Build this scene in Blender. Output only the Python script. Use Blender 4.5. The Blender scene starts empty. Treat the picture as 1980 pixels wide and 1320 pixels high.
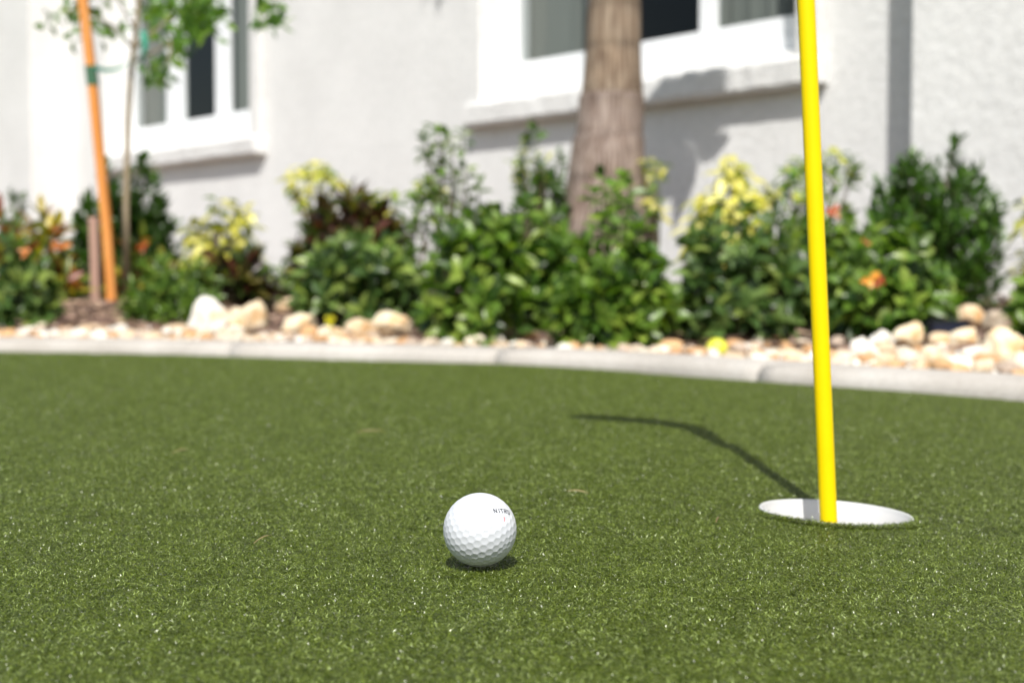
import bpy, math, random
import numpy as np
from mathutils import Vector, Matrix, noise
R = math.radians
random.seed(7); rng = np.random.default_rng(7)

# ------------------------------------------------------------------ camera, world, sun, exposure
scene = bpy.context.scene
C = scene.collection
F = 2750.0; PITCH = math.atan(130 / F); CAMZ = 0.170
cam_d = bpy.data.cameras.new('camera'); cam = bpy.data.objects.new('camera', cam_d); C.objects.link(cam)
cam.location = (0, 0, CAMZ); cam.rotation_euler = (R(90) - PITCH, 0, 0)
cam_d.sensor_width = 36; cam_d.lens = 36 * F / 1980; cam_d.clip_start = 0.01; cam_d.clip_end = 2000
cam_d.dof.use_dof = True; cam_d.dof.focus_distance = 0.815; cam_d.dof.aperture_fstop = 7.6
cam_d.dof.aperture_blades = 9
scene.camera = cam
SUN_EL = R(52); SUN_X = 0.02
w = bpy.data.worlds.new('World'); scene.world = w; w.use_nodes = True
nt = w.node_tree; bg = nt.nodes['Background']
sky = nt.nodes.new('ShaderNodeTexSky'); sky.sky_type = 'NISHITA'; sky.sun_disc = False
sky.sun_elevation = SUN_EL; sky.sun_rotation = R(180); sky.altitude = 0; sky.air_density = 1.0; sky.dust_density = 1.5
tint = nt.nodes.new('ShaderNodeMix'); tint.data_type = 'RGBA'; tint.blend_type = 'MULTIPLY'; tint.inputs[0].default_value = 1
tint.inputs[7].default_value = (1.06, 1.0, .90, 1)        # the photograph's warm white balance
nt.links.new(sky.outputs[0], tint.inputs[6]); nt.links.new(tint.outputs[2], bg.inputs[0]); bg.inputs[1].default_value = 0.12
sd = bpy.data.lights.new('sun', 'SUN'); sd.energy = 4.6; sd.angle = R(0.5); sd.color = (1, 0.965, 0.91)
sun = bpy.data.objects.new('sun', sd); C.objects.link(sun)
sun.rotation_euler = Vector((SUN_X, math.cos(SUN_EL), -math.sin(SUN_EL))).to_track_quat('-Z', 'Y').to_euler()
scene.view_settings.view_transform = 'Standard'; scene.view_settings.look = 'None'
scene.view_settings.exposure = 0.40; scene.view_settings.gamma = 1

def P(px, py, Y):
    """world point on the line of sight of a photograph pixel, at distance Y in front"""
    u = -(py - 660) / F; s, c = math.sin(PITCH), math.cos(PITCH)
    yy = c + u * s; zz = -s + u * c
    return Vector(((px - 990) / F / yy * Y, Y, CAMZ + zz / yy * Y))

# ------------------------------------------------------------------ helpers
def mat(name, base=(.5, .5, .5), rough=.6, spec=.5):
    m = bpy.data.materials.new(name); m.use_nodes = True
    b = m.node_tree.nodes['Principled BSDF']
    b.inputs['Base Color'].default_value = (*base, 1); b.inputs['Roughness'].default_value = rough
    b.inputs['Specular IOR Level'].default_value = spec
    return m, m.node_tree, b
def nd(t, typ, **kw):
    n = t.nodes.new(typ)
    for k, v in kw.items():
        if k in n.inputs: n.inputs[k].default_value = v
        else: setattr(n, k, v)
    return n
def ramp(t, src, stops, interp='LINEAR'):
    r = t.nodes.new('ShaderNodeValToRGB'); r.color_ramp.interpolation = interp
    e = r.color_ramp.elements
    while len(e) < len(stops): e.new(.5)
    for el, (p, c) in zip(e, stops): el.position = p; el.color = (*c, 1)
    t.links.new(src, r.inputs[0]); return r
def coords(t, kind='Object'):
    return t.nodes.new('ShaderNodeTexCoord').outputs[kind]
def noise_tex(t, vec, scale, detail=4, rough=.55):
    n = nd(t, 'ShaderNodeTexNoise', Scale=scale, Detail=detail, Roughness=rough)
    if vec is not None: t.links.new(vec, n.inputs['Vector'])
    return n
def bump(t, b, src, strength, dist):
    n = nd(t, 'ShaderNodeBump', Strength=strength, Distance=dist)
    t.links.new(src, n.inputs['Height']); t.links.new(n.outputs[0], b.inputs['Normal']); return n
def mixc(t, a, b_, fac=None, mode='MIX'):
    n = t.nodes.new('ShaderNodeMix'); n.data_type = 'RGBA'; n.blend_type = mode
    for sock, v in ((n.inputs[6], a), (n.inputs[7], b_)):
        if isinstance(v, tuple): sock.default_value = (*v, 1)
        else: t.links.new(v, sock)
    if isinstance(fac, float): n.inputs[0].default_value = fac
    elif fac is not None: t.links.new(fac, n.inputs[0])
    return n.outputs[2]

class MB:
    """collects geometry for ONE mesh object; colours per vertex"""
    def __init__(s): s.v = []; s.f = []; s.c = []; s.n = 0
    def add(s, v, f, col=(1, 1, 1)):
        v = np.asarray(v, float).reshape(-1, 3)
        s.v.append(v); s.f += [tuple(int(i) + s.n for i in q) for q in f]
        col = np.asarray(col, float)
        s.c.append(np.tile(col, (len(v), 1)) if col.ndim == 1 else col); s.n += len(v)
    def addarr(s, v, f, c):
        s.v.append(v); s.f += (f + s.n).tolist(); s.c.append(c); s.n += len(v)
    def box(s, x0, x1, y0, y1, z0, z1, col=(1, 1, 1)):
        s.add([(x, y, z) for z in (z0, z1) for y in (y0, y1) for x in (x0, x1)],
              [(0, 2, 3, 1), (4, 5, 7, 6), (0, 1, 5, 4), (2, 6, 7, 3), (0, 4, 6, 2), (1, 3, 7, 5)], col)
    def tube(s, pts, rad, n=8, col=(1, 1, 1), cap=True):
        pts = [Vector(p) for p in pts]; k = len(pts)
        if not hasattr(rad, '__len__'): rad = [rad] * k
        V = []; up = Vector((0.13, 0.97, 0.2))
        for i, p in enumerate(pts):
            t = (pts[min(i + 1, k - 1)] - pts[max(i - 1, 0)]).normalized()
            a = t.cross(up).normalized(); b = t.cross(a)
            for j in range(n):
                an = 2 * math.pi * j / n
                V.append(p + (a * math.cos(an) + b * math.sin(an)) * rad[i])
        Fc = [(i * n + j, i * n + (j + 1) % n, (i + 1) * n + (j + 1) % n, (i + 1) * n + j) for i in range(k - 1) for j in range(n)]
        if cap: Fc += [tuple(range(n))[::-1], tuple((k - 1) * n + j for j in range(n))]
        s.add([tuple(q) for q in V], Fc, col)
    def build(s, name, m, parent=None, smooth=True, loc=None):
        me = bpy.data.meshes.new(name)
        V = np.concatenate(s.v); cc = np.concatenate(s.c)
        if loc is not None: V = V - np.array(loc)
        me.from_pydata(V.tolist(), [], s.f)
        a = me.color_attributes.new('Col', 'FLOAT_COLOR', 'POINT')
        a.data.foreach_set('color', np.hstack([cc, np.ones((len(cc), 1))]).astype(np.float32).ravel())
        me.materials.append(m); me.update()
        if smooth: me.polygons.foreach_set('use_smooth', [True] * len(me.polygons))
        o = bpy.data.objects.new(name, me); C.objects.link(o)
        if loc is not None: o.location = loc
        if parent is not None: o.parent = parent
        return o
def empty(name, loc, rot=(0, 0, 0)):
    o = bpy.data.objects.new(name, None); C.objects.link(o); o.location = loc; o.rotation_euler = rot
    o.empty_display_size = .1; return o
def tag(o, label=None, cat=None, group=None, kind=None):
    for k, v in (('label', label), ('category', cat), ('group', group), ('kind', kind)):
        if v: o[k] = v
    return o
def bevel(o, w_, seg=2):
    m = o.modifiers.new('bevel', 'BEVEL'); m.width = w_; m.segments = seg; m.limit_method = 'ANGLE'; return o

# ------------------------------------------------------------------ terrain functions
CUP = Vector(((1617 - 990) / F * 1.05, 1.045, 0))
CUPZ = P(1617, 986, 1.045).z
def turf_h(x, y):
    """height of the turf's blade tips"""
    dx = x - CUP.x; dy = y - CUP.y
    g = np.exp(-(dx * dx + dy * dy) / (2 * .20 ** 2))
    return (CUPZ - .052 * dx) * g + .0015 * np.sin(x * 7 + 1) * np.sin(y * 5) * (1 - g)
CURB = np.array([(-6.5, 3.1), (-4.6, 3.45), (-3.2, 3.44), (-2.2, 3.36), (-1.14, 3.16), (-.53, 2.96), (0, 2.70), (.193, 2.53), (.348, 2.33),
                 (.53, 2.12), (.69, 1.93), (.93, 1.58), (1.12, 1.2), (1.28, .7), (1.38, .1), (1.4, -.8), (1.3, -2)], float)
def catmull(p, n):
    out = []
    for i in range(1, len(p) - 2):
        for j in range(n):
            t = j / n; a, b, c, d = p[i - 1], p[i], p[i + 1], p[i + 2]
            out.append(.5 * ((2 * b) + (c - a) * t + (2 * a - 5 * b + 4 * c - d) * t * t + (3 * b - a - 3 * c + d) * t ** 3))
    return np.array(out)
CC = catmull(CURB, 24)
Tn = np.gradient(CC, axis=0); Tn /= np.linalg.norm(Tn, axis=1)[:, None]
NN = np.stack([-Tn[:, 1], Tn[:, 0]], 1)          # pointing away from the green
CW, CH = .15, .024
def curb_d(x, y):
    """signed distance behind the curb's back edge"""
    x = np.atleast_1d(x); y = np.atleast_1d(y)
    q = np.stack([x, y], 1)
    d2 = ((q[:, None, :] - CC[None]) ** 2).sum(2); i = d2.argmin(1)
    return ((q - CC[i]) * NN[i]).sum(1) - CW
def bed_h(x, y):
    d = np.clip(curb_d(x, y), 0, None); t = np.clip(d / 1.5, 0, 1)
    t = t * t * (3 - 2 * t)
    return .008 + .085 * t + .008 * np.sin(np.atleast_1d(x) * 5.1 + 2 * np.atleast_1d(y)) * t + .04 * np.exp(-((np.atleast_1d(x) + 1.1) ** 2 + (np.atleast_1d(y) - 3.85) ** 2) / .08)
def hit(px, py, dmin=.02):
    """where a line of sight meets the planting bed"""
    Ys = np.linspace(1.5, 9, 1500)
    p1 = P(px, py, 1.0); dx = p1.x; dz = p1.z - CAMZ
    X = dx * Ys; Z = CAMZ + dz * Ys
    ok = (curb_d(X, Ys) > dmin) & (Z <= bed_h(X, Ys))
    i = ok.argmax() if ok.any() else 700
    return float(X[i]), float(Ys[i]), float(bed_h(X[i], Ys[i])[0])

# ------------------------------------------------------------------ materials
def stucco(name, base, b1=.6):
    m, t, b = mat(name, base, .9, .2); co = coords(t)
    n1 = noise_tex(t, co, 3, 4); n2 = noise_tex(t, co, 38, 5, .6); n3 = noise_tex(t, co, 130, 3, .7)
    r = ramp(t, n1.outputs[0], [(.3, tuple(c * .93 for c in base)), (.7, tuple(min(1, c * 1.03) for c in base))])
    r2 = ramp(t, n2.outputs[0], [(.35, (.9, .9, .9)), (.6, (1, 1, 1))])
    t.links.new(mixc(t, r.outputs[0], r2.outputs[0], 1.0, 'MULTIPLY'), b.inputs['Base Color'])
    ad = nd(t, 'ShaderNodeMath', operation='ADD'); t.links.new(n2.outputs[0], ad.inputs[0])
    ml = nd(t, 'ShaderNodeMath', operation='MULTIPLY'); ml.inputs[1].default_value = .35
    t.links.new(n3.outputs[0], ml.inputs[0]); t.links.new(ml.outputs[0], ad.inputs[1])
    bump(t, b, ad.outputs[0], b1, .012)
    return m
M_wall = stucco('grey_stucco', (.73, .73, .72), .38)
M_trimst = stucco('white_stucco', (.84, .84, .83), .3)
M_white = mat('white_vinyl', (.80, .82, .84), .35)[0]
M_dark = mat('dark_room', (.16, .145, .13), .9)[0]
def m_glass():
    m = bpy.data.materials.new('window_glass'); m.use_nodes = True; t = m.node_tree
    t.nodes.remove(t.nodes['Principled BSDF']); out = t.nodes['Material Output']
    tr = nd(t, 'ShaderNodeBsdfTransparent'); tr.inputs[0].default_value = (.74, .77, .76, 1)
    gl = nd(t, 'ShaderNodeBsdfGlossy', Roughness=.02); fr = nd(t, 'ShaderNodeLayerWeight', Blend=.05)
    mx = nd(t, 'ShaderNodeMixShader'); t.links.new(fr.outputs[1], mx.inputs[0])
    t.links.new(tr.outputs[0], mx.inputs[1]); t.links.new(gl.outputs[0], mx.inputs[2]); t.links.new(mx.outputs[0], out.inputs[0])
    return m
M_glass = m_glass()
M_blind = mat('blind_fabric', (.21, .22, .205), .7)[0]
def m_leaf(name, rough=.38, trans=.3, gloss=.5):
    m, t, b = mat(name, (1, 1, 1), rough, gloss)
    a = nd(t, 'ShaderNodeVertexColor', layer_name='Col')
    n = noise_tex(t, coords(t), 60, 2); r = ramp(t, n.outputs[0], [(.3, (.75, .75, .75)), (.7, (1.15, 1.15, 1.1))])
    c = mixc(t, a.outputs[0], r.outputs[0], 1.0, 'MULTIPLY'); t.links.new(c, b.inputs['Base Color'])
    tl = nd(t, 'ShaderNodeBsdfTranslucent'); c2 = mixc(t, c, (1.3, 1.5, .6), 1.0, 'MULTIPLY'); t.links.new(c2, tl.inputs[0])
    mx = nd(t, 'ShaderNodeMixShader'); mx.inputs[0].default_value = trans
    t.links.new(b.outputs[0], mx.inputs[1]); t.links.new(tl.outputs[0], mx.inputs[2])
    t.links.new(mx.outputs[0], t.nodes['Material Output'].inputs[0]); return m
M_leaf = m_leaf('leaf', .36, .35, .5); M_turf = m_leaf('turf_fibre', .27, .16, .5)
def m_vcol(name, rough, bscale=0, bs=.5, bd=.003, spec=.4):
    m, t, b = mat(name, (1, 1, 1), rough, spec); a = nd(t, 'ShaderNodeVertexColor', layer_name='Col')
    co = coords(t); n = noise_tex(t, co, bscale or 40, 5, .6)
    r = ramp(t, n.outputs[0], [(.3, (.72, .72, .72)), (.7, (1.1, 1.1, 1.1))])
    t.links.new(mixc(t, a.outputs[0], r.outputs[0], 1.0, 'MULTIPLY'), b.inputs['Base Color'])
    if bscale: bump(t, b, n.outputs[0], bs, bd)
    return m
M_bark = m_vcol('stem_bark', .8, 200); M_stone = m_vcol('stone_chip', .75, 90); M_mulch = m_vcol('mulch_chip', .9, 150)

def m_rock(name, c1, c2, c3):
    m, t, b = mat(name, c1, .75, .35); co = coords(t)
    n = noise_tex(t, co, 22, 5, .6); n2 = noise_tex(t, co, 110, 4, .7)
    r = ramp(t, n.outputs[0], [(.40, c1), (.54, c2), (.66, c3)])
    r2 = ramp(t, n2.outputs[0], [(.3, (.8, .8, .8)), (.6, (1, 1, 1))])
    t.links.new(mixc(t, r.outputs[0], r2.outputs[0], 1.0, 'MULTIPLY'), b.inputs['Base Color'])
    bump(t, b, n2.outputs[0], .6, .004); return m
MR = {'white': m_rock('white_stone', (.78, .76, .71), (.74, .68, .58), (.62, .45, .26)),
      'cream': m_rock('cream_stone', (.74, .66, .50), (.70, .54, .34), (.56, .32, .13)),
      'tan': m_rock('tan_stone', (.66, .54, .38), (.60, .42, .24), (.50, .27, .10)),
      'mauve': m_rock('mauve_stone', (.36, .27, .24), (.42, .32, .28), (.30, .21, .19)),
      'brown': m_rock('brown_stone', (.50, .42, .33), (.38, .30, .22), (.62, .54, .42))}

# ------------------------------------------------------------------ the ground
gm, gt, gb = mat('soil', (.18, .14, .10), .95); b0 = MB(); b0.add([(-300, -300, -.2), (300, -300, -.2), (300, 300, -.2), (-300, 300, -.2)], [(0, 1, 2, 3)])
tag(b0.build('ground', gm), kind='structure')
# green: backing sheet of the artificial turf, with a round hole for the cup
tm, tt, tb = mat('turf_backing', (.05, .075, .02), .8, .2)
nn_ = noise_tex(tt, coords(tt), 350, 4, .7)
rr_ = ramp(tt, nn_.outputs[0], [(.35, (.05, .085, .010)), (.55, (.105, .15, .03)), (.75, (.17, .22, .06))])
tt.links.new(rr_.outputs[0], tb.inputs['Base Color']); bump(tt, tb, nn_.outputs[0], 1, .006)
rings = [.0562]; 
while rings[-1] < 14: rings.append(rings[-1] * 1.085)
n = 128; V = []; Fc = []
for r_ in rings:
    for j in range(n):
        x = CUP.x + r_ * math.cos(2 * math.pi * j / n); y = CUP.y + r_ * math.sin(2 * math.pi * j / n)
        V.append((x, y, float(turf_h(x, y)) - .0056))
for i in range(len(rings) - 1):
    Fc += [(i * n + j, (i + 1) * n + j, (i + 1) * n + (j + 1) % n, i * n + (j + 1) % n) for j in range(n)]
# the lip of the hole goes down into the ground
for j in range(n):
    x, y, z = V[j]; V.append((x, y, z - .03))
k0 = len(rings) * n
Fc += [(j, (j + 1) % n, k0 + (j + 1) % n, k0 + j) for j in range(n)]
b0 = MB(); b0.add(V, Fc); tag(b0.build('putting_green', tm), kind='structure')

# turf fibres: one object; small tufts of curled ribbons set over the green by geometry nodes
def blades(x, y, z, hgt, wid):
    k = len(x); NS = 4
    az = rng.uniform(0, 2 * np.pi, k); lean = rng.uniform(.15, 1.05, k); curl = rng.uniform(.2, 1.5, k)
    tw = rng.uniform(0, 2 * np.pi, k)
    V = np.zeros((k, NS * 2, 3)); 
    for i in range(NS):
        t = i / (NS - 1); an = lean + curl * t * .9
        a2 = az + 4.5 * t * np.sin(tw)
        rad = hgt * t * np.sin(np.minimum(an, 1.57)) * .62
        cx = x + rad * np.cos(a2); cy = y + rad * np.sin(a2)
        cz = z + hgt * (t - .50 * t ** 2.6 * np.abs(np.sin(np.minimum(an, 1.57))))
        ww = wid * (1 - .45 * t * t) * .5; sx = -np.sin(tw + t); sy = np.cos(tw + t)
        V[:, 2 * i, 0] = cx - sx * ww; V[:, 2 * i, 1] = cy - sy * ww; V[:, 2 * i, 2] = cz
        V[:, 2 * i + 1, 0] = cx + sx * ww; V[:, 2 * i + 1, 1] = cy + sy * ww; V[:, 2 * i + 1, 2] = cz
    base = (np.arange(k) * NS * 2)[:, None, None]
    q = np.array([[2 * i, 2 * i + 1, 2 * i + 3, 2 * i + 2] for i in range(NS - 1)])[None]
    Fq = (base + q).reshape(-1, 4)
    mixv = rng.uniform(0, 1, k)
    ca = np.array((.032, .055, .002)); cb = np.array((.178, .232, .032)); cd = np.array((.36, .45, .15))
    col = ca + (cb - ca) * mixv[:, None] ** 1.2
    pale = rng.uniform(0, 1, k) > .92; col[pale] = cd
    col = np.repeat(col, NS * 2, 0)
    return V.reshape(-1, 3), Fq, col
def make_turf():
    v_, f_, c_, a_ = [], [], [], []; nv = 0
    for var in range(5):
        nb = 12000; r_ = .042 * np.sqrt(rng.uniform(0, 1, nb)); th = rng.uniform(0, 2 * np.pi, nb)
        h_ = rng.uniform(.0038, .0068, nb)
        V, Fq, c = blades(r_ * np.cos(th), r_ * np.sin(th), np.zeros(nb), h_, rng.uniform(.00034, .00062, nb))
        c = c * rng.uniform(.93, 1.07)
        v_.append(V); f_.append(Fq + nv); c_.append(c); a_.append(np.full(len(V), var)); nv += len(V)
    # collar of fibres round the cup
    nb = 74000; r_ = np.sqrt(rng.uniform(.0556 ** 2, .105 ** 2, nb)); th = rng.uniform(0, 2 * np.pi, nb)
    keep = rng.uniform(0, 1, nb) < np.clip((.112 - r_) / .03, .12, 1); r_, th = r_[keep], th[keep]; nb = len(r_)
    x = CUP.x + r_ * np.cos(th); y = CUP.y + r_ * np.sin(th)
    V, Fq, c = blades(x, y, turf_h(x, y) - .0056, rng.uniform(.0038, .0068, nb) + .0034 * np.clip(-np.sin(th) * 1.5, 0, 1) * (r_ < .066), rng.uniform(.00034, .00062, nb))
    # cut fibres never reach over the cup's mouth by more than a millimetre or so
    rv = np.hypot(V[:, 0] - CUP.x, V[:, 1] - CUP.y); s_ = np.maximum(1, np.where(V[:, 1] < CUP.y, rng.uniform(.0490, .0550, len(rv) // 8).repeat(8), .0546) / rv)
    V[:, 0] = CUP.x + (V[:, 0] - CUP.x) * s_; V[:, 1] = CUP.y + (V[:, 1] - CUP.y) * s_
    v_.append(V); f_.append(Fq + nv); c_.append(c); a_.append(np.full(len(V), 10)); nv += len(V)
    # tuft positions
    st = .0455; pts = []
    row = 0; y = .12
    while y < 3.75:
        off = st / 2 if row % 2 else 0
        hw = .55 * y + .75
        xs = np.arange(-hw, hw, st) + off + rng.uniform(-.012, .012, len(np.arange(-hw, hw, st)))
        ys = y + rng.uniform(-.012, .012, len(xs)); pts.append(np.stack([xs, ys], 1)); y += st * .87; row += 1
    pts = np.concatenate(pts)
    cd_ = curb_d(pts[:, 0], pts[:, 1]) + CW
    rc = np.hypot(pts[:, 0] - CUP.x, pts[:, 1] - CUP.y)
    pts = pts[(cd_ < -.012) & (rc > .105)]
    z = turf_h(pts[:, 0], pts[:, 1]) - .0056
    e = 1e-3; gx = (turf_h(pts[:, 0] + e, pts[:, 1]) - turf_h(pts[:, 0] - e, pts[:, 1])) / (2 * e)
    gy = (turf_h(pts[:, 0], pts[:, 1] + e) - turf_h(pts[:, 0], pts[:, 1] - e)) / (2 * e)
    rot = []
    for a, b in zip(gx, gy):
        q = Vector((0, 0, 1)).rotation_difference(Vector((-a, -b, 1)).normalized()) @ Matrix.Rotation(random.uniform(0, 6.283), 3, 'Z').to_quaternion()
        rot.append(tuple(q.to_euler()))
    PV = np.column_stack([pts, z]); npnt = len(PV)
    allv = np.concatenate(v_ + [PV]); allf = np.concatenate(f_)
    me = bpy.data.meshes.new('grass')
    me.vertices.add(len(allv)); me.vertices.foreach_set('co', allv.astype(np.float32).ravel())
    me.loops.add(allf.size); me.loops.foreach_set('vertex_index', allf.ravel().astype(np.int32))
    me.polygons.add(len(allf)); me.polygons.foreach_set('loop_start', (np.arange(len(allf)) * 4).astype(np.int32))
    me.polygons.foreach_set('loop_total', np.full(len(allf), 4, np.int32))
    me.update(calc_edges=True)
    me.polygons.foreach_set('use_smooth', [True] * len(allf))
    col = np.concatenate(c_ + [np.zeros((npnt, 3))])
    a = me.color_attributes.new('Col', 'FLOAT_COLOR', 'POINT'); a.data.foreach_set('color', np.hstack([col, np.ones((len(col), 1))]).astype(np.float32).ravel())
    a = me.attributes.new('variant', 'INT', 'POINT'); a.data.foreach_set('value', np.concatenate(a_ + [np.full(npnt, -1)]).astype(np.int32))
    a = me.attributes.new('turn', 'FLOAT_VECTOR', 'POINT'); a.data.foreach_set('vector', np.concatenate([np.zeros((nv, 3)), np.array(rot)]).astype(np.float32).ravel())
    me.materials.append(M_turf)
    o = bpy.data.objects.new('grass', me); C.objects.link(o)
    g = bpy.data.node_groups.new('turf_tufts', 'GeometryNodeTree')
    g.interface.new_socket('Geometry', in_out='INPUT', socket_type='NodeSocketGeometry')
    g.interface.new_socket('Geometry', in_out='OUTPUT', socket_type='NodeSocketGeometry')
    gi = g.nodes.new('NodeGroupInput'); go = g.nodes.new('NodeGroupOutput'); L = g.links.new
    na = g.nodes.new('GeometryNodeInputNamedAttribute'); na.data_type = 'INT'; na.inputs[0].default_value = 'variant'
    def sel(v):
        c = g.nodes.new('FunctionNodeCompare'); c.data_type = 'INT'; c.operation = 'EQUAL'
        L(na.outputs[0], c.inputs[2]); c.inputs[3].default_value = v
        s = g.nodes.new('GeometryNodeSeparateGeometry'); s.domain = 'POINT'
        L(gi.outputs[0], s.inputs[0]); L(c.outputs[0], s.inputs[1]); return s.outputs[0]
    gti = g.nodes.new('GeometryNodeGeometryToInstance')
    for v in range(5): L(sel(v), gti.inputs[0])
    m2p = g.nodes.new('GeometryNodeMeshToPoints'); L(sel(-1), m2p.inputs[0])
    iop = g.nodes.new('GeometryNodeInstanceOnPoints'); L(m2p.outputs[0], iop.inputs['Points']); L(gti.outputs[0], iop.inputs['Instance'])
    iop.inputs['Pick Instance'].default_value = True
    rv_ = g.nodes.new('FunctionNodeRandomValue'); rv_.data_type = 'INT'
    rv_.inputs[4].default_value = 0; rv_.inputs[5].default_value = 4; L(rv_.outputs[2], iop.inputs['Instance Index'])
    nr = g.nodes.new('GeometryNodeInputNamedAttribute'); nr.data_type = 'FLOAT_VECTOR'; nr.inputs[0].default_value = 'turn'
    e2r = g.nodes.new('FunctionNodeEulerToRotation'); L(nr.outputs[0], e2r.inputs[0]); L(e2r.outputs[0], iop.inputs['Rotation'])
    j = g.nodes.new('GeometryNodeJoinGeometry'); L(iop.outputs[0], j.inputs[0]); L(sel(10), j.inputs[0]); L(j.outputs[0], go.inputs[0])
    md = o.modifiers.new('tufts', 'NODES'); md.node_group = g
    tag(o, 'short curled green fibres of the artificial putting turf', 'turf', kind='stuff')
    print('tufts', npnt)
make_turf()

# ------------------------------------------------------------------ curb, bed
cm, ct, cb_ = mat('concrete', (.52, .49, .45), .85, .3); co = coords(ct)
n1 = noise_tex(ct, co, 6, 5, .6); n2 = noise_tex(ct, co, 160, 4, .7)
r1 = ramp(ct, n1.outputs[0], [(.3, (.38, .355, .32)), (.5, (.45, .425, .39)), (.7, (.51, .49, .455))])
r2 = ramp(ct, n2.outputs[0], [(.3, (.78, .76, .74)), (.6, (1, 1, 1))])
ct.links.new(mixc(ct, r1.outputs[0], r2.outputs[0], 1.0, 'MULTIPLY'), cb_.inputs['Base Color']); bump(ct, cb_, n2.outputs[0], .5, .003)
prof = [(0, -.05), (0, .004), (.004, CH - .010), (.014, CH - .002), (.024, CH), (.075, CH + .001), (CW - .010, CH), (CW - .003, CH - .003), (CW, CH - .01), (CW, -.05)]
b0 = MB(); arc = np.concatenate([[0], np.cumsum(np.linalg.norm(np.diff(CC, axis=0), axis=1))])
SEG = .62; a0 = .34; cuts = [c for c in np.arange(a0, arc[-1], SEG)]
def at_arc(s):
    return np.array([np.interp(s, arc, CC[:, 0]), np.interp(s, arc, CC[:, 1])]), np.array([np.interp(s, arc, NN[:, 0]), np.interp(s, arc, NN[:, 1])])
for q in range(len(cuts) - 1):
    ss = np.linspace(cuts[q] + .0006, cuts[q + 1] - .0006, 18); V = []; m_ = len(prof); dz = random.uniform(-.0006, .0006)
    for k_, s_ in enumerate(ss):
        p, nv_ = at_arc(s_); nv_ = nv_ / np.linalg.norm(nv_)
        for (o_, z_) in prof:
            wob = .003 * math.sin(s_ * 9 + o_ * 30) + .002 * math.sin(s_ * 23)
            sh = 0 if k_ in (0, len(ss) - 1) and z_ > 0 else 0
            V.append((p[0] + nv_[0] * (o_ + wob), p[1] + nv_[1] * (o_ + wob), z_ + dz - sh))
    Fc = [(i * m_ + j, i * m_ + j + 1, (i + 1) * m_ + j + 1, (i + 1) * m_ + j) for i in range(len(ss) - 1) for j in range(m_ - 1)]
    Fc += [tuple(range(m_))[::-1], tuple((len(ss) - 1) * m_ + j for j in range(m_))]
    b0.add(V, Fc)
tag(b0.build('curb', cm), kind='structure')

bm_, bt, bb = mat('mulch', (.20, .13, .10), .95, .2); co = coords(bt)
n1 = noise_tex(bt, co, 45, 6, .7); v1 = nd(bt, 'ShaderNodeTexVoronoi', Scale=120); bt.links.new(co, v1.inputs['Vector'])
r1 = ramp(bt, n1.outputs[0], [(.3, (.07, .045, .035)), (.5, (.20, .13, .10)), (.68, (.36, .25, .20))])
bt.links.new(r1.outputs[0], bb.inputs['Base Color']); bump(bt, bb, n1.outputs[0], 1, .02)
offs = [0, .02, .05, .1, .16, .24, .34, .46, .6, .8, 1.0, 1.25, 1.5, 1.8, 2.2, 3, 4, 6, 9]
idx = range(0, len(CC), 4); V = []; Fc = []
for i in idx:
    for o_ in offs:
        x, y = CC[i] + NN[i] * (CW - .004 + o_)
        V.append((x, y, float(bed_h(x, y)[0]) if o_ > .01 else .006))
mo = len(offs)
Fc = [(a * mo + j, (a + 1) * mo + j, (a + 1) * mo + j + 1, a * mo + j + 1) for a in range(len(idx) - 1) for j in range(mo - 1)]
b0 = MB(); b0.add(V, Fc); tag(b0.build('planting_bed', bm_), kind='structure')

# icosphere base for stones
import bmesh
def ico(sub):
    b = bmesh.new(); bmesh.ops.create_icosphere(b, subdivisions=sub, radius=1); b.verts.ensure_lookup_table()
    v = np.array([x.co[:] for x in b.verts]); f = np.array([[q.index for q in p.verts] for p in b.faces]); b.free(); return v, f
I2, F2 = ico(2); I3, F3 = ico(3); I4, F4 = ico(4)
def stone(v, seed, facets=9, amp=.10):
    """rounded stone with broken flat faces"""
    r2_ = np.random.default_rng(seed); out = v.copy()
    for _ in range(facets):
        nrm = r2_.normal(size=3); nrm /= np.linalg.norm(nrm); d = r2_.uniform(.62, .88)
        k = out @ nrm; ov = np.clip(k - d, 0, None); out = out - ov[:, None] * nrm * .92
    o3 = r2_.uniform(0, 50, 3)
    dis = np.array([noise.noise(Vector(p * 1.6 + o3)) + .4 * noise.noise(Vector(p * 4.5 + o3)) for p in v])
    return out * (1 + amp * dis)[:, None]
STV = [stone(I2, 100 + i) for i in range(14)]
# gravel strip
b0 = MB(); gcol = [(.70, .62, .48), (.62, .48, .32), (.58, .36, .18), (.76, .72, .64), (.66, .55, .42), (.52, .30, .14), (.46, .36, .28)]
for k_ in range(3300):
    s_ = rng.uniform(1.6, arc[-1] - 1.2); p, nv_ = at_arc(s_); nv_ /= np.linalg.norm(nv_)
    o_ = CW + .012 + abs(rng.normal(0, 1)) * (.17 if p[0] > .1 else .11)
    x, y = p + nv_ * o_
    if -.30 < x < .16 and rng.random() < .6: continue
    r_ = rng.uniform(.007, .017) * (1 if rng.random() < .75 else 1.7)
    z = float(bed_h(x, y)[0]) + r_ * rng.uniform(.1, .9)
    v = STV[k_ % 14] * np.array([1, rng.uniform(.6, 1), rng.uniform(.5, .85)]) * r_
    M = np.array(Matrix.Rotation(rng.uniform(0, 6.28), 3, 'Z') @ Matrix.Rotation(rng.uniform(-.5, .5), 3, 'X'))
    b0.addarr(v @ M.T + np.array([x, y, z]), F2, np.tile(np.array(gcol[rng.integers(0, 7)]) * rng.uniform(.85, 1.1), (len(v), 1)))
tag(b0.build('gravel', M_stone, smooth=False), 'strip of small tan and cream gravel behind the concrete edging', 'gravel', kind='stuff')
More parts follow.
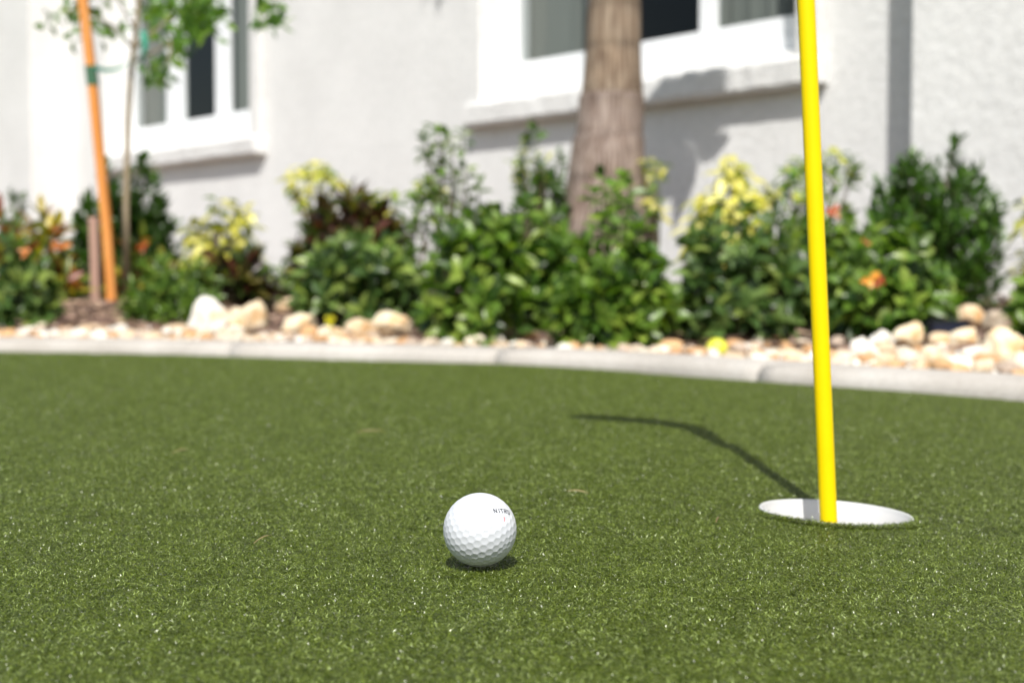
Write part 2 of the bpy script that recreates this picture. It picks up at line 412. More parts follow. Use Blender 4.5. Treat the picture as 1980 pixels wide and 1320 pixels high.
# mulch chips and pine straw
b0 = MB(); mcol = [(.30, .20, .16), (.20, .13, .10), (.42, .29, .22), (.12, .08, .06), (.50, .36, .26)]
for k_ in range(6500):
    if k_ < 1500: x, y = rng.normal(-1.12, .22), rng.normal(3.75, .16)
    else:
        Y = rng.uniform(2.2, 6.5); x = rng.uniform(-.42, .42) * Y; y = Y
    d = float(curb_d(x, y)[0])
    if d < (.05 if k_ < 1500 else .22): continue
    straw = k_ < 900 or rng.random() < .25
    L_ = rng.uniform(.05, .12) if straw else rng.uniform(.012, .045); W_ = .0012 if straw else rng.uniform(.004, .010)
    a = rng.uniform(0, 6.28); z = float(bed_h(x, y)[0]) + rng.uniform(.002, .022); tl = rng.uniform(-.3, .3)
    dx, dy, dz = math.cos(a) * L_ / 2, math.sin(a) * L_ / 2, math.sin(tl) * L_ / 2
    wx, wy = -math.sin(a) * W_, math.cos(a) * W_; th_ = .002
    c = np.array(mcol[rng.integers(0, 5)]) * (1.25 if straw else 1)
    b0.add([(x - dx - wx, y - dy - wy, z - dz), (x + dx - wx, y + dy - wy, z + dz), (x + dx + wx, y + dy + wy, z + dz + th_), (x - dx + wx, y - dy + wy, z - dz + th_),
            (x, y, z - .004)], [(0, 1, 2, 3), (0, 4, 1), (1, 4, 2), (2, 4, 3), (3, 4, 0)], c)
tag(b0.build('mulch_chips', M_mulch, smooth=False), 'brown bark mulch and pine straw strewn over the planting bed', 'mulch', kind='stuff')
# sand grains on the turf
b0 = MB()
for k_ in range(170):
    Y = rng.uniform(.55, 2.9) if k_ < 260 else rng.uniform(1.5, 2.8); x = rng.uniform(-.40, .40) * Y
    if float(curb_d(x, Y)[0]) + CW > -.03: continue
    if math.hypot(x - CUP.x, Y - CUP.y) < .07 or math.hypot(x + .02, Y - .82) < .05: continue
    r_ = rng.uniform(.0002, .00042) * (1 + 1.2 * (Y > 1.6)); z = float(turf_h(x, Y)) + .0003
    b0.addarr(I2[:] * r_ * np.array([1, .8, .7]) + np.array([x, Y, z]), F2, np.tile(np.array((.8, .76, .68)), (len(I2), 1)))
tag(b0.build('sand_grains', M_stone), 'scattered pale sand grains lying on the green turf', 'sand', kind='stuff')
# dry needles lying on the turf
def needle(px0, py0, px1, py1, Y, label, col=(.50, .38, .20)):
    p = P((px0 + px1) / 2, (py0 + py1) / 2, Y); Yg = Y
    for _ in range(30):
        p = P((px0 + px1) / 2, (py0 + py1) / 2, Yg); Yg += (p.z - float(turf_h(p.x, p.y)) - .002) * 3
    # lay the two ends on the turf
    s_ = Yg / F; dx = (px1 - px0) * s_; dy = -(py1 - py0) * s_ * Yg / .17
    dy = max(-.06, min(.06, dy)); b = MB(); c = Vector((p.x, p.y, p.z))
    pts = [c + Vector((dx * t, dy * t, .0014 * (1 - 4 * t * t))) for t in (-.5, -.25, 0, .25, .5)]
    b.tube([q - c for q in pts], [.0002, .0003, .0004, .0003, .0001], 5, col)
    o = b.build('pine_needle', M_mulch); o.location = c
    tag(o, label, 'pine needle', 'dry needles lying on the turf')
needle(1096, 949, 1138, 953, 1.1, 'dry tan needle lying on the turf between the white ball and the cup')
needle(498, 1050, 518, 1034, .85, 'thin straw coloured needle on the turf left of the white ball', (.34, .27, .12))
needle(340, 875, 360, 868, 1.3, 'tiny dry needle on the far left of the green')
needle(690, 835, 745, 833, 1.4, 'faint dry needle on the turf far behind the white ball')
needle(1380, 1010, 1395, 1000, .95, 'short brown needle on the turf just left of the cup', (.25, .15, .08))

# ------------------------------------------------------------------ rocks
def rock(px0, px1, y0, y1, kind, label, seed, back=0.0, cat='rock'):
    x, y, z = hit((px0 + px1) / 2, max(y1 - 6, 0), .03); y += back; x = P((px0 + px1) / 2, 600, y).x
    zb = P(0, y1, y).z; zt = P(0, y0, y).z; wd = (px1 - px0) / F * y; ht = max(zt - zb, .02)
    zb = min(zb, float(bed_h(x, y)[0]) + .01)
    ht = zt - zb
    v = stone(I4, seed, 11, .16); v = v * np.array([wd / 2, wd * .42, ht / 2]) * 1.20
    v = v @ np.array(Matrix.Rotation(random.uniform(-.15, .15), 3, 'Y')).T
    b = MB(); b.addarr(v, F4, np.ones((len(v), 3)))
    o = b.build('rock', MR[kind]); o.location = (x, y + wd * .2, zb + ht / 2)
    tag(o, label, cat, 'loose rocks lining the planting bed')
ROCKS = [
 (368, 440, 580, 656, 'white', 'rounded white rock, the tallest at the left end of the rock row'),
 (436, 478, 600, 656, 'cream', 'cream rock touching the tall white rock on its right'),
 (462, 512, 582, 650, 'cream', 'large cream and rust rock behind the cream rock near the left bush'),
 (545, 611, 611, 661, 'cream', 'dome shaped cream rock standing alone left of the centre bushes'),
 (573, 600, 650, 670, 'white', 'small white stone leaning on the dome shaped cream rock'),
 (614, 674, 634, 664, 'cream', 'low flat cream rock right of the dome shaped rock'),
 (672, 728, 616, 662, 'tan', 'tan rock in the middle of the centre left rock row'),
 (722, 785, 603, 657, 'cream', 'blocky cream rock with flat top under the large green bush'),
 (762, 800, 618, 655, 'brown', 'brown streaked stone at the right end of the centre left rock row'),
 (940, 990, 608, 649, 'white', 'pale oval rock half under the leaves at the centre'),
 (869, 912, 636, 673, 'tan', 'rusty tan stone overhanging the edging beside its dark shadow'),
 (932, 972, 649, 675, 'white', 'small white stone on the edging right of the rusty stone'),
 (313, 372, 629, 656, 'tan', 'low tan stone left of the tall white rock'),
 (35, 82, 634, 656, 'white', 'low white stone near the far left corner'),
 (-6, 28, 634, 653, 'tan', 'orange tan stone cut by the left edge of the photo'),
 (136, 190, 632, 655, 'cream', 'flat cream stone below the pine straw'),
 (188, 250, 630, 657, 'white', 'pale flat stone right below the pine straw beside the fern like bush'),
 (535, 578, 578, 611, 'tan', 'brownish tan stone higher on the bank behind the dome shaped rock'),
 (1004, 1040, 640, 664, 'tan', 'small tan stone under the bush in front of the palm'),
 (1604, 1664, 600, 664, 'mauve', 'smooth mauve boulder just right of the yellow pole'),
 (1646, 1698, 658, 717, 'white', 'white slab of rock leaning at the edging right of the yellow pole'),
 (1683, 1731, 644, 690, 'white', 'bright white angular rock on top of the leaning slab'),
 (1733, 1784, 625, 682, 'cream', 'cream and brown rock left of the black garden light'),
 (1698, 1770, 684, 716, 'tan', 'low rusty tan rock below the angular white rock'),
 (1775, 1846, 674, 721, 'cream', 'widest cream rock, resting on the edging below the black garden light'),
 (1796, 1846, 646, 682, 'tan', 'tan rock stacked against the front of the black garden light'),
 (1843, 1896, 633, 690, 'cream', 'yellowish cream rock right of the black garden light'),
 (1852, 1910, 667, 723, 'white', 'off white oval rock at the edging in the right hand pile'),
 (1850, 1906, 594, 642, 'tan', 'tan rock at the top of the right hand pile'),
 (1804, 1852, 587, 614, 'cream', 'small cream rock behind the black garden light by the mulch'),
 (1908, 1984, 642, 717, 'cream', 'large beige rock cut by the right edge of the photo'),
 (1902, 1950, 604, 646, 'brown', 'grey brown rough rock behind the large beige rock'),
 (1440, 1476, 622, 650, 'cream', 'cream stone in the shade under the bush left of the yellow pole'),
 (1498, 1532, 600, 640, 'tan', 'tan stone seen through the bush left of the yellow pole'),
]
for i, (a, b_, c, d, k_, l) in enumerate(ROCKS):
    rock(a, b_, c, d, k_, l, 300 + i)

# black garden light among the rocks
blk = mat('black_metal', (.012, .014, .02), .35)[0]
x, y, z = hit(1815, 668); y += .07; x = P(1815, 650, y).x
gl_ = empty('garden_light', (x, y, float(bed_h(x, y)[0])), (0, 0, R(12)))
tag(gl_, 'small black flood light half buried among the right hand rocks', 'garden light')
zt = P(0, 617, y).z - gl_.location.z
b = MB(); b.add([(-.042, -.03, zt - .045), (.042, -.03, zt - .045), (.042, .04, zt - .06), (-.042, .04, zt - .06), (-.045, -.045, zt), (.045, -.045, zt), (.038, .045, zt - .012), (-.038, .045, zt - .012)],
      [(0, 3, 2, 1), (4, 5, 6, 7), (0, 1, 5, 4), (1, 2, 6, 5), (2, 3, 7, 6), (3, 0, 4, 7)])
bevel(b.build('housing', blk, gl_, False), .004)
b = MB(); b.add([(-.034, -.0345, zt - .040), (.034, -.0345, zt - .040), (.036, -.0455, zt - .008), (-.036, -.0455, zt - .008), (-.034, -.0355, zt - .040), (.034, -.0355, zt - .040), (.036, -.0465, zt - .008), (-.036, -.0465, zt - .008)], [(4, 5, 6, 7), (0, 1, 5, 4), (2, 3, 7, 6), (1, 2, 6, 5), (0, 4, 7, 3)]); b.build('lens', mat('dark_lens', (.03, .04, .07), .1)[0], gl_, False)
b = MB(); b.tube([(0, .01, zt - .05), (0, .012, -.06)], .009, 10); b.build('stake', blk, gl_)

# ------------------------------------------------------------------ golf balls
BR = .02135
def geodesic(f):
    b = bmesh.new(); bmesh.ops.create_icosphere(b, subdivisions=1, radius=1); b.verts.ensure_lookup_table()
    V = [v.co.copy() for v in b.verts]; T = [[v.index for v in p.verts] for p in b.faces]; b.free(); pts = {}
    for a, c, d in T:
        for i in range(f + 1):
            for j in range(f + 1 - i):
                p = (V[a] * i + V[c] * j + V[d] * (f - i - j)).normalized(); pts[tuple(round(q, 4) for q in p)] = p
    return np.array([p[:] for p in pts.values()])
DIM = geodesic(6); tilt = np.array(Matrix.Rotation(.5, 3, 'X') @ Matrix.Rotation(.7, 3, 'Y') @ Matrix.Rotation(.3, 3, 'Z')); DIM = DIM @ tilt.T
def dimple(v):
    """radius factor of a dimpled ball in direction v"""
    out = np.ones(len(v)); a0 = .1015
    for s_ in range(0, len(v), 20000):
        a = np.arccos(np.clip(v[s_:s_ + 20000] @ DIM.T, -1, 1)).min(1); t = np.clip(a / a0, 0, 1)
        d = np.where(t < 1, (1 - t ** 2) ** .9, 0); edge = np.clip((1 - t) / .10, 0, 1)
        out[s_:s_ + 20000] = 1 - .0125 * d * edge
    return out
BI, BF = ico(7)
fac = dimple(BI)
def ball_mat(name, c):
    m, t, b = mat(name, c, .42, .35); b.inputs['Coat Weight'].default_value = .25; b.inputs['Coat Roughness'].default_value = .3
    b.inputs['Subsurface Weight'].default_value = 0.0
    n = noise_tex(t, coords(t), 90, 4); r = ramp(t, n.outputs[0], [(.3, tuple(q * .965 for q in c)), (.6, c)]); t.links.new(r.outputs[0], b.inputs['Base Color']); return m
def ball(loc, m, label, rot=None):
    b = MB(); v = BI * fac[:, None] * BR
    if rot is not None: v = v @ rot.T
    b.addarr(v, BF, np.ones((len(v), 3))); o = b.build('golf_ball', m); o.location = loc
    tag(o, label, 'golf ball'); return o
bp = P(928, 1023.5, .8205)
gb1 = ball(bp, ball_mat('ball_white', (.57, .59, .63)), 'white dimpled golf ball with black lettering and a red number on the green')
# lettering draped over the dimples
view = (Vector((0, 0, CAMZ)) - bp).normalized(); right = Vector((1, 0, 0)); right = (right - view * right.dot(view)).normalized(); upv = view.cross(right)
def sph(x, y): return (right * x + upv * y + view * math.sqrt(max(0, 1 - x * x - y * y))).normalized()
A = sph(.375, .50); B = sph(.80, .46); mid = (A + B).normalized(); e1 = (B - A).normalized(); e1 = (e1 - mid * e1.dot(mid)).normalized(); e2 = mid.cross(e1)
half = math.acos(A.dot(B)) / 2
STROKES = {'N': [((0, 0), (0, 1)), ((0, 1), (1, 0)), ((1, 0), (1, 1))], 'I': [((.5, 0), (.5, 1))], 'T': [((0, 1), (1, 1)), ((.5, 1), (.5, 0))],
           'R': [((0, 0), (0, 1)), ((0, 1), (.9, 1)), ((.9, 1), (1, .75)), ((1, .75), (.9, .5)), ((.9, .5), (0, .5)), ((.45, .5), (1, 0))],
           'O': [((0, 0), (0, 1)), ((0, 1), (1, 1)), ((1, 1), (1, 0)), ((1, 0), (0, 0))], '1': [((.5, 0), (.5, 1)), ((.5, 1), (.25, .78))]}
def drape(strokes, wdt, c0, e1, e2, m, name):
    b = MB()
    for (x0, y0), (x1, y1) in strokes:
        L_ = math.hypot(x1 - x0, y1 - y0); ux, uy = (x1 - x0) / L_, (y1 - y0) / L_; nx, ny = -uy * wdt / 2, ux * wdt / 2; K = 8; V = []
        for i in range(K + 1):
            t = -wdt / 2 + (L_ + wdt) * i / K
            for s_ in (-1, 1):
                a, c = x0 + ux * t + nx * s_, y0 + uy * t + ny * s_; r_ = math.hypot(a, c)
                d = c0 * math.cos(r_) + ((e1 * a + e2 * c) / max(r_, 1e-9)) * math.sin(r_)
                V.append(d[:])
        V = np.array(V); V /= np.linalg.norm(V, axis=1)[:, None]; V = V * (dimple(V) * BR + .00013)[:, None]
        b.add(V, [(2 * i, 2 * i + 2, 2 * i + 3, 2 * i + 1) for i in range(K)])
    return b.build(name, m, gb1)
wl = 2 * half / 5.0; st = []
hgt = .115
for i, ch in enumerate('NITRO'):
    cw = wl * (.70 if ch != 'I' else .3); x0 = -half + [0, 1.18, 1.85, 3.0, 4.15][i] * wl
    st += [((x0 + a * cw, (c - .5) * hgt), (x0 + d * cw, (e - .5) * hgt)) for (a, c), (d, e) in STROKES[ch]]
drape(st, .024, mid, e1, e2, mat('black_ink', (.01, .01, .02), .4)[0], 'lettering')
one = sph(.655, .285); f1 = (e1 - one * e1.dot(one)).normalized(); f2 = one.cross(f1)
drape([((-.03 + a * .06, (c - .5) * .12), (-.03 + d * .06, (e - .5) * .12)) for (a, c), (d, e) in STROKES['1']], .018, one, f1, f2, mat('red_ink', (.62, .02, .03), .4)[0], 'red_number')

x, y, z = hit(1386, 690, .015); y += .02
yb = P(1386, 675, y)
ball((yb.x, y, yb.z), ball_mat('ball_yellow', (.66, .68, .06)), 'yellow green golf ball resting in the gravel behind the edging', np.array(Matrix.Rotation(.9, 3, 'X')))

# ------------------------------------------------------------------ cup and pole
cupm, ct2, cbb = mat('white_plastic', (.80, .80, .80), .35)
nz = nd(ct2, 'ShaderNodeTexWave', Scale=18.0, Distortion=.6); nz.bands_direction = 'Z'; ct2.links.new(coords(ct2), nz.inputs['Vector'])
rz = ramp(ct2, nz.outputs[0], [(0, (.55, .555, .56)), (.5, (.61, .61, .61))]); ct2.links.new(rz.outputs[0], cbb.inputs['Base Color'])
pr = [(.0558, -.108), (.0560, -.0005), (.0554, .0003), (.0545, .0003), (.0540, -.0005), (.0538, -.010), (.0530, -.012), (.0530, -.060), (.0535, -.10), (.012, -.10), (.012, -.075), (.0072, -.074), (.0070, -.104), (0.0005, -.104)]
b = MB(); n = 128; V = [(r_ * math.cos(2 * math.pi * j / n), r_ * math.sin(2 * math.pi * j / n), z_) for r_, z_ in pr for j in range(n)]
b.add(V, [(i * n + j, (i + 1) * n + j, (i + 1) * n + (j + 1) % n, i * n + (j + 1) % n) for i in range(len(pr) - 1) for j in range(n)])
cup = b.build('golf_hole_cup', cupm); cup.location = (CUP.x, CUP.y, CUPZ - .0012); cup.rotation_euler = (0, R(2.98), 0)
tag(cup, 'white plastic golf cup sunk into the green around the yellow pole', 'golf cup')
pm, pt, pb = mat('yellow_enamel', (.8, .6, .0), .5, .15)
nz = noise_tex(pt, coords(pt), 30, 4); rz = ramp(pt, nz.outputs[0], [(.3, (.76, .565, .0)), (.7, (.80, .60, .0))]); pt.links.new(rz.outputs[0], pb.inputs['Base Color'])
p0 = P(1602, 1002, 1.045); p1 = P(1558.5, 0, 1.045); lean = (p1 - p0) / (p1.z - p0.z)
pts = [p0 + lean * (-.095 - p0.z + CUPZ)] + [p0 + lean * h for h in np.linspace(0, .50, 6)]
S = Vector((SUN_X, math.cos(SUN_EL), -math.sin(SUN_EL)))
def over(px, py, Y):
    """height at distance Y on the sun ray that lands on the turf under this pixel"""
    Yg = 1.5
    for _ in range(60):
        q = P(px, py, Yg); Yg += (q.z - float(turf_h(q.x, q.y))) * 3
    q = P(px, py, Yg); k = (q.y - Y) / S.y; return q - S * k
k1 = over(1400, 858, 1.045); k2 = over(1335, 824, 1.045); k3 = over(1240, 810, 1.045); k4 = over(1112, 801, 1.045)
print('pole', p0, p1, k1, k2, k3, k4)
tail = [k1, k2, k3, k4]  # unseen bend, shaped so that the rod's shadow kinks on the turf
raw = [np.array(q[:]) for q in [pts[-2], pts[-1]] + tail]; raw.append(raw[-1] * 2 - raw[-2])
sm = catmull(np.array(raw), 10)
pts = pts[:-1] + [Vector(q) for q in sm]
zs = [max(0, (q.z - .44) / .5) for q in pts]
b = MB(); b.tube([q - p0 for q in pts], [.0064 + .0175 * min(1, z_ * 1.3) ** 1.2 for z_ in zs], 28)  # unseen upper part thickened to widen the end of its shadow
pole = b.build('flag_pole', pm); pole.location = p0
tag(pole, 'bright yellow rod leaning out of the white cup', 'flag pole')

# ------------------------------------------------------------------ the house
eu = Vector((.649, -.761, 0)); ang = math.atan2(eu.y, eu.x)
house = empty('house', (0, 5.6, 0), (0, 0, ang))     # local X runs along the wall to the right, Y goes into the wall
tag(house, 'light grey stucco house wall with two white framed windows behind the bushes', 'house')
ZT = 3.3
G0, G1 = 1.018, 2.25; FB = .882                        # glass bottom and top, frame bottom
WIN = [(-.148, 1.42), (-3.594, -1.942)]
TW, TR, RV = .085, .045, .118
b = MB(); us = [-4.16, WIN[1][0], WIN[1][1], WIN[0][0], WIN[0][1], 1.95]
for i in range(5):
    u0, u1 = us[i], us[i + 1]
    if i in (1, 3): b.box(u0, u1, 0, .24, -.15, FB - .03); b.box(u0, u1, 0, .24, G1 + .05, ZT)
    else: b.box(u0, u1, 0, .24, -.15, ZT)
b.build('wall', M_wall, house, False)
b = MB(); b.box(1.95, 7.5, -.20, .24, -.15, ZT); b.build('wing_wall', M_wall, house, False)
b = MB(); b.box(-9.5, -4.16, -.257, .24, -.15, ZT); b.build('wing_wall', M_wall, house, False)
b = MB(); b.box(-9.7, 7.7, -.55, 5, ZT, ZT + .18); b.build('roof', M_trimst, house, False)
for (u0, u1) in WIN:
    # raised surround with deep reveals
    b = MB()
    b.box(u0 - TW, u0 - .0005, -TR, -.002, FB - .04, G1 + .05 + TW); b.box(u1 + .0005, u1 + TW, -TR, -.002, FB - .04, G1 + .05 + TW); b.box(u0, u1, -TR, -.002, G1 + .05, G1 + .05 + TW)
    bevel(b.build('window_surround', M_wall, house, False), .004)
    # smooth reveal lining
    b = MB(); b.box(u0, u0 + .003, -TR + .004, RV, FB - .04, G1 + .05); b.box(u1 - .003, u1, -TR + .004, RV, FB - .04, G1 + .05); b.box(u0 + .003, u1 - .003, -TR + .004, RV, G1 + .047, G1 + .05)
    b.build('reveal', M_trimst, house, False)
    # rough rounded sill
    b = MB(); nx = 60; pf = [(.0, -.028), (-.050, -.032), (-.056, -.036), (-.060, -.046), (-.058, -.112), (-.050, -.126), (-.038, -.130), (-.002, -.124)]
    V = []; ue0, ue1 = u0 - TW - .02, u1 + TW + .01
    for i in range(nx + 1):
        t = i / nx; uu = ue0 + (ue1 - ue0) * t
        endk = min(1, min(t, 1 - t) * nx * .6 + .55)
        for (a, c) in pf:
            ns = .004 * noise.noise(Vector((uu * 9, a * 20, c * 30))) + .003 * noise.noise(Vector((uu * 30, a * 50, c * 50)))
            V.append((uu, a * endk - ns * (a < -.01), FB + (c + .078) * (.75 + .25 * endk) - .078 + ns))
    m_ = len(pf)
    b.add(V, [(i * m_ + j, i * m_ + j + 1, (i + 1) * m_ + j + 1, (i + 1) * m_ + j) for i in range(nx) for j in range(m_ - 1)] + [tuple(range(m_))[::-1], tuple(nx * m_ + j for j in range(m_))])
    b.build('sill', M_wall, house, False)
    b = MB(); b.box(u0 + .003, u1 - .003, .0, RV + .02, FB - .03, FB - .002); b.build('sill_bed', M_trimst, house, False)
    # window with frame, sashes, blinds
    wn = empty('window', (u0, RV, FB)); wn.parent = house; W = u1 - u0; H = G1 - FB
    b = MB(); b.box(0, .05, 0, .06, 0, H + .05); b.box(W - .05, W, 0, .06, 0, H + .05); b.box(.05, W - .05, 0, .06, 0, .075); b.box(.05, W - .05, 0, .06, H, H + .05)
    b.box(.05, W - .05, -.018, -.001, .004, .022)
    bevel(b.build('frame', M_white, wn, False), .004)
    g = G0 - FB; m2 = (1.005, 1.089) if u0 > -1 else (.994, 1.161)
    spans = [(.045, .445, 1), (.642, m2[0], 0), (m2[1], W - .05, 1)]
    for si, (a, c, bl) in enumerate(spans):
        b = MB(); lo = a - .005 if si == 0 else a - (.10 if si == 1 else (m2[1] - m2[0]) * .5) + .001; hi = c + .0975 if si == 0 else (c + (m2[1] - m2[0]) * .5 if si == 1 else c + .005)
        y0, y1 = (.006, .030) if si != 1 else (.012, .036)
        b.box(lo, a, y0, y1, .076, H - .002); b.box(c, hi, y0, y1, .076, H - .002)
        b.box(a, c, y0 + .001, y1, .076, g); b.box(a, c, y0 + .001, y1, H - .05, H - .002)
        bevel(b.build('sash', M_white, wn, False), .003)
        b = MB(); b.add([(a, .018, g), (c, .018, g), (c, .018, H - .05), (a, .018, H - .05)], [(0, 1, 2, 3)]); b.build('pane', M_glass, wn, False)
        if bl:
            b = MB(); xx = a - .04
            while xx < c + .06:
                an = .45 + random.uniform(-.38, .38); dx, dy = .044 * math.cos(an), .044 * math.sin(an); yc = .095
                kk = 6; V = []
                for q in range(kk + 1):
                    s_ = q / kk * 2 - 1; bow = .008 * (1 - s_ * s_)
                    V += [(xx + dx * s_ - bow * math.sin(an), yc + dy * s_ + bow * math.cos(an), g - .02), (xx + dx * s_ - bow * math.sin(an), yc + dy * s_ + bow * math.cos(an), H)]
                b.add(V, [(2 * q, 2 * q + 2, 2 * q + 3, 2 * q + 1) for q in range(kk)]); xx += .084
            b.build('blind', M_blind, wn)
    b = MB(); b.box(.06, .074, -.0035, .0015, .045, .062); b.build('weep_cover', blk, wn, False)
    b = MB(); b.box(W - .1, W - .08, -.0035, .0015, .04, .058); b.build('weep_cover', blk, wn, False)
    # dark room behind
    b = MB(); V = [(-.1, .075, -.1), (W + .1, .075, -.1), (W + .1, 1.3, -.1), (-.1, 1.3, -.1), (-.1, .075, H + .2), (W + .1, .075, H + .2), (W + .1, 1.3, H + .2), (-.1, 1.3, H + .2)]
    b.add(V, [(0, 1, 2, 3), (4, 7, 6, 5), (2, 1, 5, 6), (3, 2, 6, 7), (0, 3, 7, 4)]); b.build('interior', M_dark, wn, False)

# ------------------------------------------------------------------ plants
def leaf_mesh(b, P0, D, U, L, W, col, droop=.25, fold=.18):
    """many leaves at once: base points, directions, face normals, lengths, widths, colours"""
    k = len(P0); D = D / np.linalg.norm(D, axis=1)[:, None]
    S_ = np.cross(D, U); S_ /= np.linalg.norm(S_, axis=1)[:, None] + 1e-9; N_ = np.cross(S_, D)
    ts = [(0, 0, 0), (.32, 0, 0), (.32, -.46, 1), (.32, .46, 1), (.68, 0, 0), (.68, -.40, 1), (.68, .40, 1), (1, 0, 0)]
    V = np.zeros((k, 8, 3))
    for i, (t, s_, f_) in enumerate(ts):
        V[:, i] = P0 + D * (L * t)[:, None] + S_ * (W * s_)[:, None] + N_ * (W * fold * f_ - L * droop * t * t)[:, None]
    q4 = np.array([(2, 5, 4, 1), (1, 4, 6, 3)]); q3 = np.array([(0, 2, 1), (0, 1, 3), (5, 7, 4), (4, 7, 6)])
    base = (np.arange(k) * 8)[:, None, None]
    fs = (base + q4[None]).reshape(-1, 4).tolist() + (base + q3[None]).reshape(-1, 3).tolist()
    n0 = b.n; b.v.append(V.reshape(-1, 3)); b.f += [tuple(i + n0 for i in q) for q in fs]
    b.c.append(np.repeat(col, 8, 0)); b.n += k * 8
PAL = {
 'green': [(.050, .11, .014), (.10, .18, .022), (.16, .26, .035), (.025, .06, .008), (.23, .32, .05), (.12, .22, .028)],
 'greyg': [(.05, .10, .022), (.09, .16, .04), (.15, .23, .06), (.025, .055, .012), (.21, .28, .06)],
 'dark':  [(.020, .052, .008), (.04, .095, .012), (.06, .14, .018), (.10, .20, .03)],
 'yellow': [(.70, .64, .16), (.78, .72, .28), (.66, .60, .12), (.12, .19, .03), (.42, .44, .07)],
 'ylgreen': [(.14, .24, .03), (.25, .33, .05), (.50, .50, .10), (.06, .14, .02)],
 'croton': [(.38, .14, .03), (.30, .27, .03), (.42, .33, .04), (.18, .045, .015), (.08, .12, .02), (.16, .20, .03)],
 'darkcroton': [(.035, .018, .012), (.06, .045, .014), (.045, .07, .015), (.16, .14, .03), (.08, .024, .014), (.05, .085, .016)],
 'tree': [(.09, .20, .025), (.14, .27, .035), (.06, .14, .02), (.20, .32, .05)]}
def rosettes(b, sb, root, cs, axes, pal, kl, L, W, th=(35, 95), sp=.035, droop=.25, stem=.0016, wts=None):
    cols = np.array(PAL[pal]); 
    for c, a in zip(cs, axes):
        a = a / np.linalg.norm(a); k = max(3, int(kl * rng.uniform(.8, 1.25)))
        r0 = np.cross(a, rng.normal(size=3)); r0 /= np.linalg.norm(r0); r1 = np.cross(a, r0)
        ph = np.arange(k) * 2.4 + rng.uniform(0, 6); tt_ = np.linspace(0, 1, k)
        th_ = np.radians(th[0] + (th[1] - th[0]) * (1 - tt_) + rng.normal(0, 8, k))
        D = a[None] * np.cos(th_)[:, None] + (r0[None] * np.cos(ph)[:, None] + r1[None] * np.sin(ph)[:, None]) * np.sin(th_)[:, None]
        P0 = c[None] - a[None] * (sp * (1 - tt_))[:, None]
        ci = cols[rng.choice(len(cols), k, p=wts)] * rng.uniform(.8, 1.2, (k, 1)) * rng.uniform(.85, 1.15)
        leaf_mesh(b, P0, D, np.tile(a, (k, 1)) + .3 * rng.normal(size=(k, 3)), L * rng.uniform(.7, 1.15, k), W * rng.uniform(.75, 1.15, k), ci, droop)
        # stem from the root up to this tuft
        m1 = root * .55 + c * .45 - a * .03; m1[2] = root[2] * .4 + c[2] * .6 - .02
        if sb is not None: sb.tube([tuple(root + rng.normal(0, .012, 3) * [1, 1, 0]), tuple(m1), tuple(c - a * sp), tuple(c)], [stem * 2, stem * 1.4, stem, stem * .6], 5, (.13, .10, .06) if rng.random() < .6 else (.10, .13, .05), False)
def shrub(name, px0, px1, ytop, ybot, Y, pal, label, n=60, kl=8, L=.042, W=.022, depth=None, th=(35, 100), up=.5, spread=.45, sp=.035, droop=.25, cat='bush', group='bushes in the planting bed', low=0.0, hgt_fn=None, wts=None, shape=None):
    pc = P((px0 + px1) / 2, ybot, Y); zt_ = P(0, ytop, Y).z; wd = (px1 - px0) / F * Y; zg = float(bed_h(pc.x, Y)[0])
    zb = max(zg, pc.z) if low else zg
    H = zt_ - zg; rx = wd / 2 - L * .4; ry = (depth or wd * .8) / 2; hz = H - L * .5
    lob = [(rng.uniform(-1, 1, 2), rng.uniform(.75, 1.0)) for _ in range(5)]
    cs, ax = [], []; zmin = (pc.z - zg) / H
    tries = 0
    while len(cs) < n and tries < 20000:
        tries += 1; q = rng.uniform(-1, 1, 2)
        if q @ q > 1: continue
        prof_ = math.sqrt(max(0, 1 - (abs(q[0]) ** 3 + abs(q[1]) ** 3) * .9))
        if shape: prof_ *= shape(q[0])
        prof_ *= .80 + .62 * noise.noise(Vector((q[0] * wd * 7 + ord(name[0]) + px0 * .1, q[1] * wd * 6, 3)))
        if prof_ < .1: continue
        t = 1 - (rng.random() ** 1.6) * (1 - spread)
        if rng.random() < .45: t = rng.uniform(max(.05, zmin), 1)
        if t * prof_ < zmin * .7: continue
        cs.append(np.array([q[0] * rx, q[1] * ry, t * prof_ * hz])); ax.append(np.array([q[0] * .9, q[1] * .9 - .25, up + t * .6]) + rng.normal(0, .22, 3))
    for c in cs:
        if rng.random() < .07: c[2] *= rng.uniform(1.04, 1.10)
    mz = np.sort([c[2] for c in cs])[-max(2, n // 25)]; kz = hz / mz
    for c in cs: c[2] *= kz
    o = empty(name, (pc.x, Y, zg)); tag(o, label, cat, group)
    b, sb = MB(), MB(); rosettes(b, sb, np.array([0, 0, -.02]), cs, ax, pal, kl, L, W, th, sp, droop, wts=wts)
    b.build('foliage', M_leaf, o); sb.build('stems', M_bark, o); return o

